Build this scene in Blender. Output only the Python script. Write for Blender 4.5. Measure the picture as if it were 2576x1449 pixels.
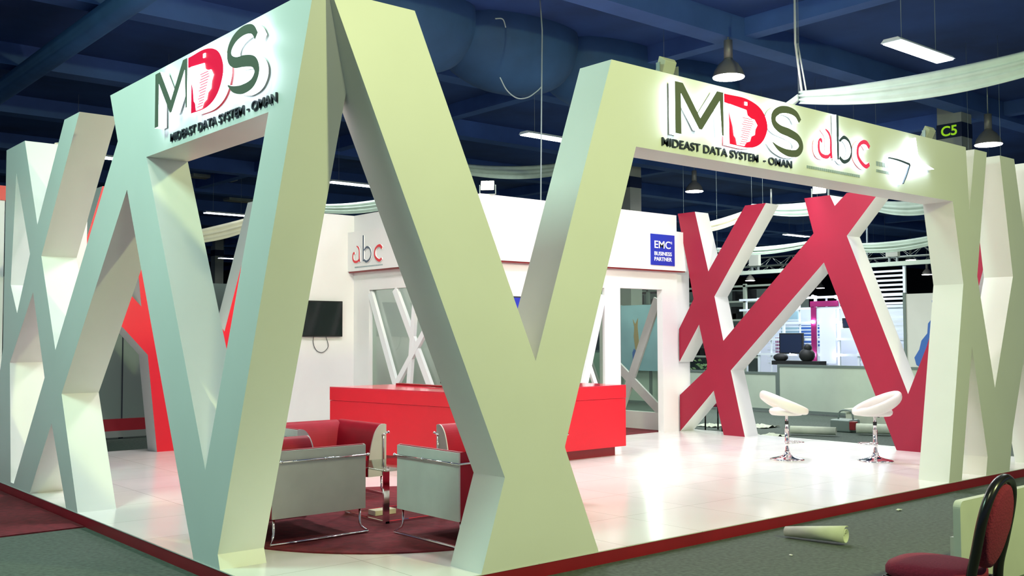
import bpy, bmesh, math, random
from mathutils import Vector, Matrix
from mathutils.geometry import tessellate_polygon
random.seed(7)
D = bpy.data
COL = bpy.context.scene.collection
SC = bpy.context.scene
for o in list(D.objects): D.objects.remove(o)

# ------------------------------------------------------------------ camera
cd = D.cameras.new('camera'); cam = D.objects.new('camera', cd); COL.objects.link(cam)
yaw, pitch, roll, fpx = 0.867898, 0.04828, -0.003614, 2563.65
fw = Vector((math.cos(yaw)*math.cos(pitch), math.sin(yaw)*math.cos(pitch), math.sin(pitch)))
rt = Vector((math.sin(yaw), -math.cos(yaw), 0)); up = rt.cross(fw)
c_, s_ = math.cos(roll), math.sin(roll)
r2 = c_*rt + s_*up; u2 = -s_*rt + c_*up
cam.matrix_world = Matrix(((r2.x, u2.x, -fw.x, -3.0624), (r2.y, u2.y, -fw.y, -5.4567), (r2.z, u2.z, -fw.z, 1.70), (0, 0, 0, 1)))
cd.sensor_width = 36; cd.lens = fpx*36/2576; cd.clip_end = 300; cd.clip_start = .05
SC.camera = cam
# ------------------------------------------------------------------ world, exposure
w = D.worlds.new('world'); SC.world = w; w.use_nodes = True
w.node_tree.nodes['Background'].inputs[0].default_value = (.28, .48, 1, 1)
w.node_tree.nodes['Background'].inputs[1].default_value = .17
vs = SC.view_settings; vs.view_transform = 'Standard'; vs.look = 'None'; vs.gamma = 1; vs.exposure = 0.35
try: vs.use_curve_mapping = False
except Exception: pass

# ------------------------------------------------------------------ lights
def aim(o, tgt): o.rotation_euler = (Vector(tgt)-o.location).to_track_quat('-Z', 'Y').to_euler()
def area(name, loc, tgt, size, power, col, sy=None):
    l = D.lights.new(name, 'AREA'); l.energy = power; l.color = col; l.size = size
    if sy: l.shape = 'RECTANGLE'; l.size_y = sy
    o = D.objects.new(name, l); COL.objects.link(o); o.location = loc; aim(o, tgt); return o
def spot(name, loc, tgt, power, col, ang=110, blend=.6, r=.12):
    l = D.lights.new(name, 'SPOT'); l.energy = power; l.color = col; l.spot_size = math.radians(ang); l.spot_blend = blend
    l.shadow_soft_size = r
    o = D.objects.new(name, l); COL.objects.link(o); o.location = loc; aim(o, tgt); return o
# hall high bays on the aisle side (behind the camera): yellow-green on the right, cool on the left
area('hall_and_fill_light', (4.0, -7.95, 6.0), (4.0, 0, 2.0), .35, 440, (.88, 1, .40))
area('hall_and_fill_light', (-4.0, 2.3, 6.9), (0.3, 3.2, 1.8), 1.6, 370, (.56, .97, .76))
area('hall_and_fill_light', (-1.2, -4.2, 7.0), (1.5, 1.0, 1.5), .6, 290, (.92, 1, .58))
# lamps over the stand
area('hall_and_fill_light', (3.4, 5.0, 5.9), (3.6, 5.0, 0), 1.5, 190, (1, .92, .90), .6)
area('hall_and_fill_light', (8.0, 3.2, 5.9), (8.0, 3.2, 0), 1.5, 170, (.98, .95, .98), .6)
# floodlights with visible housings (built further down)
spot('flood_light', (5.86, 5.80, 3.98), (2.6, 2.6, 0), 150, (.97, .96, 1), 120)
spot('flood_light', (10.22, 3.3, 3.98), (6.5, 3.0, 0), 170, (1, .93, 1), 125)
spot('flood_light', (3.42, .46, 4.02), (5.2, 7.5, 1.2), 300, (1, .90, .90), 110)
spot('flood_light', (7.85, .46, 4.02), (10.0, 4.2, 1.5), 150, (1, .92, .92), 110)
area('hall_and_fill_light', (8.2, 7.8, 3.6), (8.2, 7.8, 0), .8, 20, (.92, 1, .90))  # office lamp without a fitting, added to brighten the dark windows
area('hall_and_fill_light', (17.6, 9.6, 5.6), (20, 9.6, 1.6), 1.0, 130, (.86, .92, 1))  # added fill without a fitting, brightens the near side of the grid rails
# hall interior behind the stand
for x, y, p in ((14.2, 8, 300), (14.0, 12, 120), (22.5, 9, 420), (8, 14, 130), (28, 22, 800), (42, 26, 1500), (16, 28, 200), (14, 0, 120)):  # unseen fill; some added to lighten the doorway poster and the far hall
    area('hall_and_fill_light', (x, y, 5.8), (x, y, 0), 2.0, p, (.92, 1, .95))

# ------------------------------------------------------------------ materials
def mat(name, col, rough=.5, metal=0, emit=None, es=0, spec=.5, noise=None, bump=0, nscale=8, coat=0):
    m = D.materials.new(name); m.use_nodes = True; nt = m.node_tree; b = nt.nodes['Principled BSDF']
    b.inputs['Base Color'].default_value = (*col, 1); b.inputs['Roughness'].default_value = rough
    b.inputs['Metallic'].default_value = metal; b.inputs['Specular IOR Level'].default_value = spec
    if coat: b.inputs['Coat Weight'].default_value = coat; b.inputs['Coat Roughness'].default_value = .08
    if emit: b.inputs['Emission Color'].default_value = (*emit, 1); b.inputs['Emission Strength'].default_value = es
    if noise or bump:
        tc = nt.nodes.new('ShaderNodeTexCoord'); n = nt.nodes.new('ShaderNodeTexNoise'); n.inputs['Scale'].default_value = nscale
        n.inputs['Detail'].default_value = 6
        nt.links.new(tc.outputs['Object'], n.inputs['Vector'])
        if noise:
            r = nt.nodes.new('ShaderNodeValToRGB'); k = noise
            r.color_ramp.elements[0].position = .3; r.color_ramp.elements[1].position = .7
            r.color_ramp.elements[0].color = (*[c*(1-k) for c in col], 1); r.color_ramp.elements[1].color = (*[min(1, c*(1+k)) for c in col], 1)
            nt.links.new(n.outputs['Fac'], r.inputs[0]); nt.links.new(r.outputs[0], b.inputs['Base Color'])
        if bump:
            bp = nt.nodes.new('ShaderNodeBump'); bp.inputs['Strength'].default_value = bump; bp.inputs['Distance'].default_value = .01
            nt.links.new(n.outputs['Fac'], bp.inputs['Height']); nt.links.new(bp.outputs[0], b.inputs['Normal'])
    return m
M = {}
M['paint'] = mat('white_paint', (.80, .80, .77), .42, noise=.025, nscale=1.3)
M['wallwhite'] = mat('wall_white', (.83, .80, .80), .5, noise=.02, nscale=2)
M['red'] = mat('red_gloss', (.72, .006, .022), .38, noise=.03, nscale=2)
M['redwall'] = mat('red_paint', (.30, .004, .030), .5, noise=.04, nscale=2)
M['redtop'] = mat('red_laminate', (.62, .02, .05), .12)
M['edge_red'] = mat('edge_red', (.30, .008, .018), .4, noise=.1, nscale=3)
M['kick'] = mat('kick_red', (.25, .008, .012), .4)
M['carpet'] = mat('hall_carpet', (.075, .098, .082), .95, noise=.28, bump=.6, nscale=26)
M['maroon_carpet'] = mat('maroon_carpet', (.14, .008, .016), .95, noise=.3, bump=.5, nscale=14)
M['navy'] = mat('ceiling_navy', (.022, .062, .23), .8, noise=.35, nscale=.6)
M['navy2'] = mat('beam_navy', (.05, .12, .36), .7, noise=.2, nscale=.8)
M['duct'] = mat('duct_navy', (.030, .095, .24), .75, noise=.3, nscale=.7)
M['darkwall'] = mat('dark_hall_wall', (.02, .025, .04), .9)
M['chrome'] = mat('chrome', (.85, .83, .84), .08, 1)
M['alu'] = mat('aluminium', (.38, .42, .40), .35, .7)
M['greyframe'] = mat('grey_frame', (.20, .25, .23), .45, .3)
M['grey_vinyl'] = mat('grey_vinyl', (.50, .50, .47), .5, noise=.05, nscale=5)
M['red_vinyl'] = mat('red_vinyl', (.30, .003, .018), .5, 0, None, 0, .25, noise=.1, nscale=6)
M['maroon_fabric'] = mat('maroon_fabric', (.22, .008, .035), .9, noise=.12, bump=.5, nscale=90)
M['black'] = mat('black_metal', (.012, .010, .010), .25)
M['blackmatte'] = mat('black_matte', (.012, .013, .015), .6)
M['screen'] = mat('screen', (.006, .01, .011), .12)
M['white_vinyl'] = mat('white_vinyl', (.80, .74, .70), .35)
M['letter_face'] = mat('letter_face', (.125, .145, .108), .5)
M['letter_red'] = mat('letter_red', (.80, .004, .05), .45, emit=(1, .0, .05), es=.25)
M['letter_pink'] = mat('letter_pink', (.9, .05, .16), .45, emit=(1, .02, .12), es=.25)
M['letter_dark'] = mat('letter_dark', (.06, .09, .14), .5)
M['glow'] = mat('sign_glow', (.9, .95, 1), .5, emit=(.78, .92, 1), es=4.6)
M['glow2'] = mat('map_glow', (.95, .95, .97), .5, emit=(1, .97, 1), es=1.6)
M['cap_text'] = mat('caption_black', (.015, .022, .03), .5)
M['cap_grey'] = mat('caption_grey', (.30, .36, .38), .5)
M['lamp'] = mat('lamp_tube', (1, 1, 1), .5, emit=(.86, .92, 1), es=13)
M['lamp_warm'] = mat('lamp_bulb', (1, 1, 1), .5, emit=(1, .97, .97), es=14)
M['bulb'] = mat('spot_bulb', (1, 1, 1), .5, emit=(.85, .88, 1), es=26)
M['flood'] = mat('flood_glass', (1, 1, 1), .5, emit=(1, .97, 1), es=60)
M['fabric'] = mat('swag_fabric', (.48, .58, .52), .9, noise=.08, nscale=4)
M['fabric_cream'] = mat('swag_cream', (.78, .73, .58), .9, noise=.08, nscale=4)
M['column'] = mat('column_paint', (.42, .43, .37), .7, noise=.06, nscale=2)
M['band'] = mat('band_navy', (.008, .018, .06), .5)
M['lime'] = mat('lime', (.45, .85, .02), .5, emit=(.4, .8, .02), es=.35)
M['blue'] = mat('sign_blue', (.012, .03, .42), .4)
M['white'] = mat('plain_white', (.85, .85, .87), .5)
M['panel'] = mat('partition_panel', (.52, .60, .50), .6, noise=.05, nscale=2)
M['panelwhite'] = mat('partition_white', (.66, .66, .62), .6, noise=.03, nscale=2)
M['paper'] = mat('paper', (.62, .66, .53), .8, noise=.08, nscale=6)
M['card'] = mat('cardboard_cream', (.70, .62, .52), .85, noise=.15, nscale=9)
M['board'] = mat('cream_board', (.52, .54, .47), .6, noise=.06, nscale=3)
M['brownpanel'] = mat('ceiling_diffuser', (.36, .31, .25), .8, noise=.1, nscale=2)
M['magenta'] = mat('magenta', (.28, .01, .12), .5)
M['skyposter'] = mat('poster_blue', (.32, .50, .58), .6, noise=.12, nscale=1.5)
M['tan'] = mat('tan', (.42, .28, .12), .7)
M['yellow'] = mat('yellow', (.75, .55, .05), .6)
M['bluefig'] = mat('figure_blue', (.05, .14, .45), .6)
M['green'] = mat('plant_green', (.05, .12, .03), .7)
M['whitelat'] = mat('white_lattice', (.80, .86, .95), .5)
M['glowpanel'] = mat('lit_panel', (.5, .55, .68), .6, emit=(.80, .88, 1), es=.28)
M['cable'] = mat('cable_grey', (.30, .36, .38), .6)
M['cable_dark'] = mat('cable_dark', (.10, .09, .10), .6)
M['bell'] = mat('bell_reflector', (.32, .30, .27), .4, .3)
M['bellglow'] = mat('bell_housing', (.42, .40, .36), .5, emit=(.5, .47, .42), es=.05)
def glass():
    m = D.materials.new('glass'); m.use_nodes = True; nt = m.node_tree; nt.nodes.clear()
    o = nt.nodes.new('ShaderNodeOutputMaterial'); mix = nt.nodes.new('ShaderNodeMixShader'); lw = nt.nodes.new('ShaderNodeLayerWeight'); pw = nt.nodes.new('ShaderNodeMath'); pw.operation = 'POWER'; pw.inputs[1].default_value = 4
    f = nt.nodes.new('ShaderNodeMath'); f.operation = 'MULTIPLY_ADD'; f.inputs[1].default_value = .8; f.inputs[2].default_value = .06
    nt.links.new(lw.outputs['Facing'], pw.inputs[0]); nt.links.new(pw.outputs[0], f.inputs[0]); t = nt.nodes.new('ShaderNodeBsdfTransparent'); g = nt.nodes.new('ShaderNodeBsdfGlossy')
    t.inputs[0].default_value = (.78, .86, .80, 1); g.inputs['Roughness'].default_value = .02
    nt.links.new(f.outputs[0], mix.inputs[0]); nt.links.new(t.outputs[0], mix.inputs[1]); nt.links.new(g.outputs[0], mix.inputs[2])
    nt.links.new(mix.outputs[0], o.inputs[0]); return m
M['glass'] = glass()
def tiles():
    m = D.materials.new('gloss_tiles'); m.use_nodes = True; nt = m.node_tree; b = nt.nodes['Principled BSDF']
    tc = nt.nodes.new('ShaderNodeTexCoord'); br = nt.nodes.new('ShaderNodeTexBrick')
    br.offset = 0; br.inputs['Scale'].default_value = 1; br.inputs['Brick Width'].default_value = .9; br.inputs['Row Height'].default_value = .9
    br.inputs['Mortar Size'].default_value = .004; br.inputs['Mortar Smooth'].default_value = .2
    br.inputs['Color1'].default_value = (.80, .78, .76, 1); br.inputs['Color2'].default_value = (.76, .76, .73, 1); br.inputs['Mortar'].default_value = (.50, .48, .44, 1)
    nt.links.new(tc.outputs['Object'], br.inputs['Vector']); nt.links.new(br.outputs['Color'], b.inputs['Base Color'])
    n = nt.nodes.new('ShaderNodeTexNoise'); n.inputs['Scale'].default_value = 1.5; nt.links.new(tc.outputs['Object'], n.inputs['Vector'])
    mr = nt.nodes.new('ShaderNodeMapRange'); mr.inputs['To Min'].default_value = .12; mr.inputs['To Max'].default_value = .26
    nt.links.new(n.outputs['Fac'], mr.inputs['Value']); nt.links.new(mr.outputs[0], b.inputs['Roughness'])
    return m
M['tiles'] = tiles()

# ------------------------------------------------------------------ mesh helpers
class MB:
    def __init__(s): s.v = []; s.f = []; s.m = []; s.smooth = []
    def add(s, vs, fs, mi=0, sm=False):
        b = len(s.v); s.v += [tuple(v) for v in vs]
        for i, f in enumerate(fs):
            s.f.append([b+k for k in f]); s.m.append(mi if isinstance(mi, int) else mi[i]); s.smooth.append(sm)
        return s
    def box(s, x0, y0, z0, x1, y1, z1, mi=0):
        v = [(x, y, z) for z in (z0, z1) for y in (y0, y1) for x in (x0, x1)]
        return s.add(v, [(0, 2, 3, 1), (4, 5, 7, 6), (0, 1, 5, 4), (2, 6, 7, 3), (0, 4, 6, 2), (1, 3, 7, 5)], mi)
    def prism(s, poly, holes, fr, d0, d1, mi_front=0, mi_side=0, mi_back=None):
        """poly in (u,v); fr = (origin, U, N): point = origin + u*U + v*Z + d*N; front at d1"""
        O, U, N = [Vector(a) for a in fr]; Z = Vector((0, 0, 1))
        if mi_back is None: mi_back = mi_front
        loops = [poly]+list(holes); flat = [p for l in loops for p in l]; n = len(flat)
        tris = tessellate_polygon([[Vector((p[0], p[1], 0)) for p in l] for l in loops])
        vs = [O+U*p[0]+Z*p[1]+N*d for d in (d1, d0) for p in flat]
        fs = []; mi = []
        for t in tris:
            a, b, c = [Vector(flat[k]) for k in t]
            ccw = (b-a).cross(c-a) > 0
            nn = U.cross(Z).dot(N) > 0
            t = tuple(t) if ccw == nn else tuple(reversed(t))
            fs.append(t); mi.append(mi_front); fs.append(tuple(n+k for k in reversed(t))); mi.append(mi_back)
        k0 = 0
        for l in loops:
            for i in range(len(l)):
                a = k0+i; b = k0+(i+1) % len(l); fs.append((a, n+a, n+b, b)); mi.append(mi_side)
            k0 += len(l)
        return s.add(vs, fs, mi)
    def tube(s, pts, r, seg=10, closed=False, mi=0):
        pts = [Vector(p) for p in pts]; n = len(pts); vs = []; fs = []
        prev = None
        for i, p in enumerate(pts):
            if closed: t = pts[(i+1) % n]-pts[i-1]
            else: t = pts[min(i+1, n-1)]-pts[max(i-1, 0)]
            t.normalize()
            if prev is None: a = t.orthogonal().normalized()
            else: a = (prev-t*prev.dot(t)).normalized()
            prev = a; b = t.cross(a); rr = r[i] if isinstance(r, (list, tuple)) else r
            vs += [p+(a*math.cos(k*2*math.pi/seg)+b*math.sin(k*2*math.pi/seg))*rr for k in range(seg)]
        for i in range(n if closed else n-1):
            j = (i+1) % n
            for k in range(seg): fs.append((i*seg+k, i*seg+(k+1) % seg, j*seg+(k+1) % seg, j*seg+k))
        if not closed: fs.append(tuple(reversed(range(seg)))); fs.append(tuple((n-1)*seg+k for k in range(seg)))
        return s.add(vs, fs, mi, True)
    def lathe(s, prof, c=(0, 0, 0), seg=32, mi=0):
        vs = []; fs = []; n = len(prof)
        for r, z in prof:
            vs += [(c[0]+r*math.cos(k*2*math.pi/seg), c[1]+r*math.sin(k*2*math.pi/seg), c[2]+z) for k in range(seg)]
        for i in range(n-1):
            for k in range(seg): fs.append((i*seg+k, i*seg+(k+1) % seg, (i+1)*seg+(k+1) % seg, (i+1)*seg+k))
        fs.append(tuple(reversed(range(seg)))); fs.append(tuple((n-1)*seg+k for k in range(seg)))
        return s.add(vs, fs, mi, True)
    def ball(s, c, r, seg=12, mi=0, sc=(1, 1, 1)):
        bm = bmesh.new(); bmesh.ops.create_uvsphere(bm, u_segments=seg, v_segments=seg//2+2, radius=r)
        vs = [(c[0]+v.co.x*sc[0], c[1]+v.co.y*sc[1], c[2]+v.co.z*sc[2]) for v in bm.verts]; bm.verts.index_update()
        fs = [tuple(v.index for v in f.verts) for f in bm.faces]; bm.free(); return s.add(vs, fs, mi, True)
    def build(s, name, mats, parent=None, bevel=0, sub=0):
        me = D.meshes.new(name); me.from_pydata(s.v, [], s.f)
        mats = mats if isinstance(mats, (list, tuple)) else [mats]
        for m in mats: me.materials.append(M[m])
        for p, mi, sm in zip(me.polygons, s.m, s.smooth): p.material_index = mi; p.use_smooth = sm
        bm = bmesh.new(); bm.from_mesh(me); bmesh.ops.recalc_face_normals(bm, faces=bm.faces); bm.to_mesh(me); bm.free()
        o = D.objects.new(name, me); COL.objects.link(o)
        if parent:
            o.parent = parent
            if 'absolute' in parent.keys(): pass
        if bevel:
            md = o.modifiers.new('bevel', 'BEVEL'); md.width = bevel; md.segments = 3; md.limit_method = 'ANGLE'; md.angle_limit = .6
        if sub:
            md = o.modifiers.new('sub', 'SUBSURF'); md.levels = sub; md.render_levels = sub
            for p in me.polygons: p.use_smooth = True
        return o
def tag(o, label, cat, group=None, kind=None):
    o['label'] = label; o['category'] = cat
    if group: o['group'] = group
    if kind: o['kind'] = kind
    return o
def thing(name, label, cat, loc=(0, 0, 0), rz=0, group=None):
    o = D.objects.new(name, None); COL.objects.link(o); o.location = loc; o.rotation_euler = (0, 0, rz); o.empty_display_size = .1
    return tag(o, label, cat, group)
def shift(root):                       # parts were built in world coordinates: keep them there under a root that stands elsewhere
    L = Vector(root.location)
    for c in root.children: c.location = c.location-L
def struct(o): o['kind'] = 'structure'; return o
def copy_tree(root, loc, rz, label=None):
    r = root.copy(); COL.objects.link(r); r.location = loc; r.rotation_euler = (0, 0, rz)
    if label: r['label'] = label
    for ch in list(root.children):
        c = ch.copy(); COL.objects.link(c); c.parent = r; c.matrix_parent_inverse = ch.matrix_parent_inverse
        for g in list(ch.children):
            d = g.copy(); COL.objects.link(d); d.parent = c
    return r
def rbox(x0, y0, z0, x1, y1, z1, name, m, parent=None, r=.02): return MB().box(x0, y0, z0, x1, y1, z1).build(name, m, parent, bevel=r)
def text_mesh(name, txt, size, O, U, N, m, parent, width=None, ext=.006, offset=0, shear=0, vscale=None):
    cu = D.curves.new(name+'_curve', 'FONT'); cu.body = txt; cu.size = size; cu.extrude = ext; cu.offset = offset; cu.shear = shear
    t = D.objects.new('tmp', cu); COL.objects.link(t); dg = bpy.context.evaluated_depsgraph_get()
    me = D.meshes.new_from_object(t.evaluated_get(dg)); D.objects.remove(t)
    me.name = name; U = Vector(U); N = Vector(N); O = Vector(O)
    xs = [v.co.x for v in me.vertices]; ys = [v.co.y for v in me.vertices]
    sx = width/(max(xs)-min(xs)) if width else 1; sy = vscale/(max(ys)-min(ys)) if vscale else 1
    x0 = min(xs); y0 = min(ys)
    for v in me.vertices: v.co = O+U*((v.co.x-x0)*sx)+Vector((0, 0, 1))*((v.co.y-y0)*sy)+N*(v.co.z+ext)
    me.materials.clear(); me.materials.append(M[m])
    o = D.objects.new(name, me); COL.objects.link(o); o.parent = parent; return o
def catmull(P, n=10):
    P = [Vector(p) for p in P]; Q = [P[0]*2-P[1]]+P+[P[-1]*2-P[-2]]; out = []
    for i in range(1, len(Q)-2):
        for k in range(n):
            t = k/n; a, b, c, d = Q[i-1:i+3]
            out.append(.5*((2*b)+(c-a)*t+(2*a-5*b+4*c-d)*t*t+(3*b-3*c+d-a)*t**3))
    out.append(P[-1]); return out
def stroke(P, W, n=10):
    C = catmull(P, n); m = len(C); L = []; R_ = []
    for i, p in enumerate(C):
        t = C[min(i+1, m-1)]-C[max(i-1, 0)]; t.normalize(); nn = Vector((-t.y, t.x)); s = i/(m-1)*(len(W)-1); k = min(int(s), len(W)-2)
        w_ = (W[k]*(1-(s-k))+W[k+1]*(s-k))/2
        L.append(p+nn*w_); R_.append(p-nn*w_)
    return [tuple(p) for p in L+R_[::-1]]

# ------------------------------------------------------------------ hall shell
struct(MB().box(-16, -14, -.2, 75, 75, 0).build('floor', 'carpet'))
struct(MB().box(-16, -14, 7.3, 75, 75, 7.5).build('ceiling', 'navy'))
struct(MB().box(-16, 75, 0, 75, 75.3, 7.3).build('wall_back', 'darkwall'))
struct(MB().box(75, -14, 0, 75.3, 75, 7.3).build('wall_right', 'darkwall'))
k = 1
for y in [-4.2, .6, 5.4, 10.6, 15.2, 19.6, 24.4, 29, 34, 39, 44, 49, 54, 60]:
    struct(MB().box(-15, y-.02, 6.88, 74, y+.42, 7.3).build('trim_%d' % k, 'navy2')); k += 1
for x in (11.5, 21.6, 31, 41, 52):
    struct(MB().box(x, -13, 6.98, x+.3, 74, 7.3).build('trim_%d' % k, 'navy2')); k += 1
for x, z, r in ((2.2, 6.66, .2),):
    tag(MB().tube([(x, -10, z), (x, 70, z)], r, 16).build('air_duct', 'duct'), 'straight narrow navy duct running under the ceiling over the left of the stand', 'duct')
# bulging fabric-like air duct over the middle
pts = []; rr = []
for i in range(61):
    x = 5.2+i*.16; pts.append((x, 8.6, 7.1)); ph = (i*.16) % 2.4/2.4
    rr.append(.55+.42*math.sqrt(max(0, math.sin(math.pi*ph))))
tag(MB().tube(pts, rr, 26).build('air_duct', 'duct'), 'wide navy air duct with scalloped bulges hanging over the middle of the stand', 'duct')

# ------------------------------------------------------------------ platform
pf = thing('platform', 'low white tiled stage of the stand with a dark red edge band', 'platform', (5.4, 4.7, 0))
MB().box(0.0, 0.0, 0.0, 10.75, 9.35, .094).build('edge_band', 'edge_red', pf)
MB().box(-.004, -.004, .094, 10.754, 9.354, .10).build('deck', 'tiles', pf)
MB().box(10.752, -.004, 0, 10.78, 9.354, .10).build('side_trim', 'paint', pf)
shift(pf)
# ------------------------------------------------------------------ lattice facade
H = 3.85
FL = ((0, 0, 0), (0, 1, 0), (-1, 0, 0))      # left facade: u = y, face towards -x
FR = ((0, 0, 0), (1, 0, 0), (0, -1, 0))      # right facade: u = x, face towards -y
fac = thing('lattice_facade', 'tall pale angular lattice frontage wrapping the corner of the stand with two lit headers', 'facade', (0, 0, .1))
LFo = [(0, H), (0.03, 3.85), (1.33, .20), (1.29, .1), (1.74, .1), (3.20, 2.96), (4.89, 1.17), (4.35, .1), (4.69, .1), (5.19, .87), (5.90, .1),
       (6.50, .1), (7.40, .1), (7.30, 1.0), (7.05, 1.60), (7.07, H), (6.33, H), (5.80, 2.89), (4.95, H), (4.49, H), (5.64, 2.55), (5.11, 1.59), (3.44, 3.41), (3.65, H)]
LFh = [[(2.77, 3.18), (.62, 3.18), (1.55, .76)], [(6.64, 3.54), (6.05, 2.60), (6.50, 1.98), (6.78, 2.3)], [(5.91, 2.19), (5.45, 1.31), (6.50, .14), (6.62, .14), (6.75, 1.44)]]
lp = MB().prism(LFo[1:], LFh, FL, -.35, 0).build('lattice_panel', 'paint', fac)
RFo = [(.10, H), (1.49, .73), (1.28, .1), (2.40, .1), (2.06, .90), (2.85, 3.2), (8.02, 3.2), (8.22, 2.28), (7.78, .1), (8.07, .1), (8.39, 1.58), (8.70, .31), (8.65, .1),
       (9.25, .1), (9.36, .56), (9.75, 1.5), (10.2, .1), (10.65, .1), (10.65, H), (10.0, H), (9.82, 2.95), (9.60, H), (9.21, H), (9.48, 2.41), (8.93, 1.09), (8.56, 2.38), (8.88, H), (8.57, H), (8.41, 3.11), (8.36, H),
       (2.58, H), (1.78, 1.53), (.73, H)]
rp = MB().prism(RFo, [], FR, -.35, 0).build('lattice_panel', 'paint', fac)

def letter_set(panel, fr, sx0, dep=.08):
    """M D S in header coordinates; a = 0..1.79 reading direction, z absolute"""
    O, Ud, N = [Vector(a) for a in fr]
    def pr(name, poly, holes, d0, d1, mats, parent=panel):
        return MB().prism(poly, holes, (O+Ud*sx0, Ud, N), d0, d1, 0, 1 if len(mats) > 1 else 0).build(name, mats, parent)
    m_ = [(0, 3.345), (.075, 3.345), (.075, 3.68), (.30, 3.415), (.335, 3.415), (.575, 3.69), (.60, 3.40), (.625, 3.40), (.625, 3.77), (.54, 3.77), (.318, 3.51), (.10, 3.77), (0, 3.77)]
    pr('letter', m_, [], .015, dep, ('letter_face', 'glow'))['label'] = 'grey letter M on a glowing white body'
    # D: bar, bowl
    bowl = catmull([(.66, 3.765), (.95, 3.765), (1.16, 3.70), (1.245, 3.56), (1.16, 3.41), (.98, 3.34), (.70, 3.34)], 8)
    dpoly = [tuple(p) for p in bowl][::-1]+[(.63, 3.765), (.63, 3.69), (.67, 3.69), (.70, 3.60), (.695, 3.34)]
    dpoly = [(.70, 3.34)]+[tuple(p) for p in bowl][::-1][1:]+[(.635, 3.765), (.635, 3.69), (.695, 3.685)]
    pr('letter', dpoly, [], .015, dep, ('letter_red', 'glow'))['label'] = 'red letter D on a glowing white body'
    mp = [(.70, 3.685), (.935, 3.665), (.95, 3.62), (1.0, 3.60), (1.05, 3.595), (1.09, 3.55), (1.06, 3.51), (1.05, 3.46), (1.0, 3.44), (.98, 3.395), (.93, 3.38), (.90, 3.345), (.80, 3.345), (.785, 3.40), (.76, 3.42), (.745, 3.50), (.72, 3.56), (.705, 3.60)]
    q = MB().prism(mp, [], (O+Ud*sx0, Ud, N), dep, dep+.006); q.prism([(.915, 3.705), (.95, 3.705), (.95, 3.735), (.915, 3.735)], [], (O+Ud*sx0, Ud, N), dep, dep+.006)
    q.build('map_inlay', 'glow2', panel)['label'] = 'white map shape on the red letter'
    q = MB()
    for i in range(13):
        z = 3.36+i*.019; a0 = .83+.004*i+.01*(i % 3); a1 = .92+.010*i if i < 10 else 1.03-.01*(i-10)
        q.prism([(a0, z), (a1, z), (a1, z+.005), (a0, z+.005)], [], (O+Ud*sx0, Ud, N), dep+.006, dep+.009)
    q.build('map_hatching', 'letter_pink', panel)
    s_poly = stroke([(1.745, 3.675), (1.68, 3.735), (1.56, 3.755), (1.43, 3.735), (1.345, 3.68), (1.345, 3.61), (1.43, 3.565), (1.58, 3.545), (1.71, 3.51), (1.755, 3.44), (1.69, 3.375), (1.55, 3.36), (1.41, 3.385), (1.315, 3.43)],
                    [.055, .062, .066, .066, .068, .07, .075, .08, .075, .07, .066, .066, .045, .01], 7)
    pr('letter', s_poly, [], .015, dep, ('letter_face', 'glow'))['label'] = 'grey letter S on a glowing white body'
# left header reads towards -y, right header towards +x
FLr = ((0, 0, 0), (0, -1, 0), (-1, 0, 0))
letter_set(lp, ((0, 2.385, 0), (0, -1, 0), (-1, 0, 0)), 0)
text_mesh('caption', 'MIDEAST DATA SYSTEM - OMAN', .09, (-.002, 2.24, 3.225), (0, -1, 0), (-1, 0, 0), 'cap_text', lp, width=1.75, vscale=.062, offset=.0004, ext=.006)
letter_set(rp, ((3.23, 0, .0), (1, 0, 0), (0, -1, 0)), 0)
text_mesh('caption', 'MIDEAST DATA SYSTEM  - OMAN', .09, (3.15, -.002, 3.245), (1, 0, 0), (0, -1, 0), 'cap_text', rp, width=1.79, vscale=.068, offset=.0004, ext=.006)
# abc in thin script strokes
def abc(panel, O, U, N, x0, z0, s, dep, glow, lit=True):
    fr = (O, U, N)
    red = 'letter_pink' if lit else 'red'
    def P(pts, W, m, nm, lab):
        poly = stroke([(x0+a*s*1.72, z0+b*s) for a, b in pts], [w_*s*1.85 for w_ in W], 8)
        MB().prism(poly, [], fr, .004 if not lit else .01, dep, 0, 1).build(nm, (m, glow), panel)['label'] = lab
    P([(.02, .30), (.015, .36), (-.03, .30), (-.03, .12), (.04, .02), (.16, .02), (.23, .10)], [.05, .05, .04, .045, .05, .045, .03], red, 'letter', 'red hook of the letter a')
    P([(.12, .62), (.20, .54), (.235, .40), (.235, .20), (.245, .0)], [.02, .04, .035, .04, .05], red, 'letter', 'red stem of the letter a')
    P([(.40, 1.0), (.40, .66), (.40, .33), (.40, .0)], [.05, .05, .045, .04], 'letter_dark', 'letter', 'dark stem of the letter b')
    P([(.43, .06), (.53, -.02), (.66, .06), (.72, .25), (.67, .45), (.55, .53), (.43, .42)], [.045, .05, .04, .03, .035, .045, .03], 'letter_dark', 'letter', 'dark bowl of the letter b')
    P([(1.16, .42), (1.08, .52), (.97, .50), (.88, .38), (.87, .18), (.95, .04), (1.06, -.03), (1.15, .04)], [.06, .06, .05, .045, .05, .055, .055, .05], red, 'letter', 'red letter c')
abc(rp, (0, 0, 0), (1, 0, 0), (0, -1, 0), 5.33, 3.395, .435, .06, 'glow')
cap = MB()
for i in range(26):
    a = 5.19+i*.0355; cap.box(a, -.004, 3.276, a+.026, 0, 3.302)
cap.build('caption', 'cap_grey', rp)['label'] = 'row of tiny grey letters under the abc sign'
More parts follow.
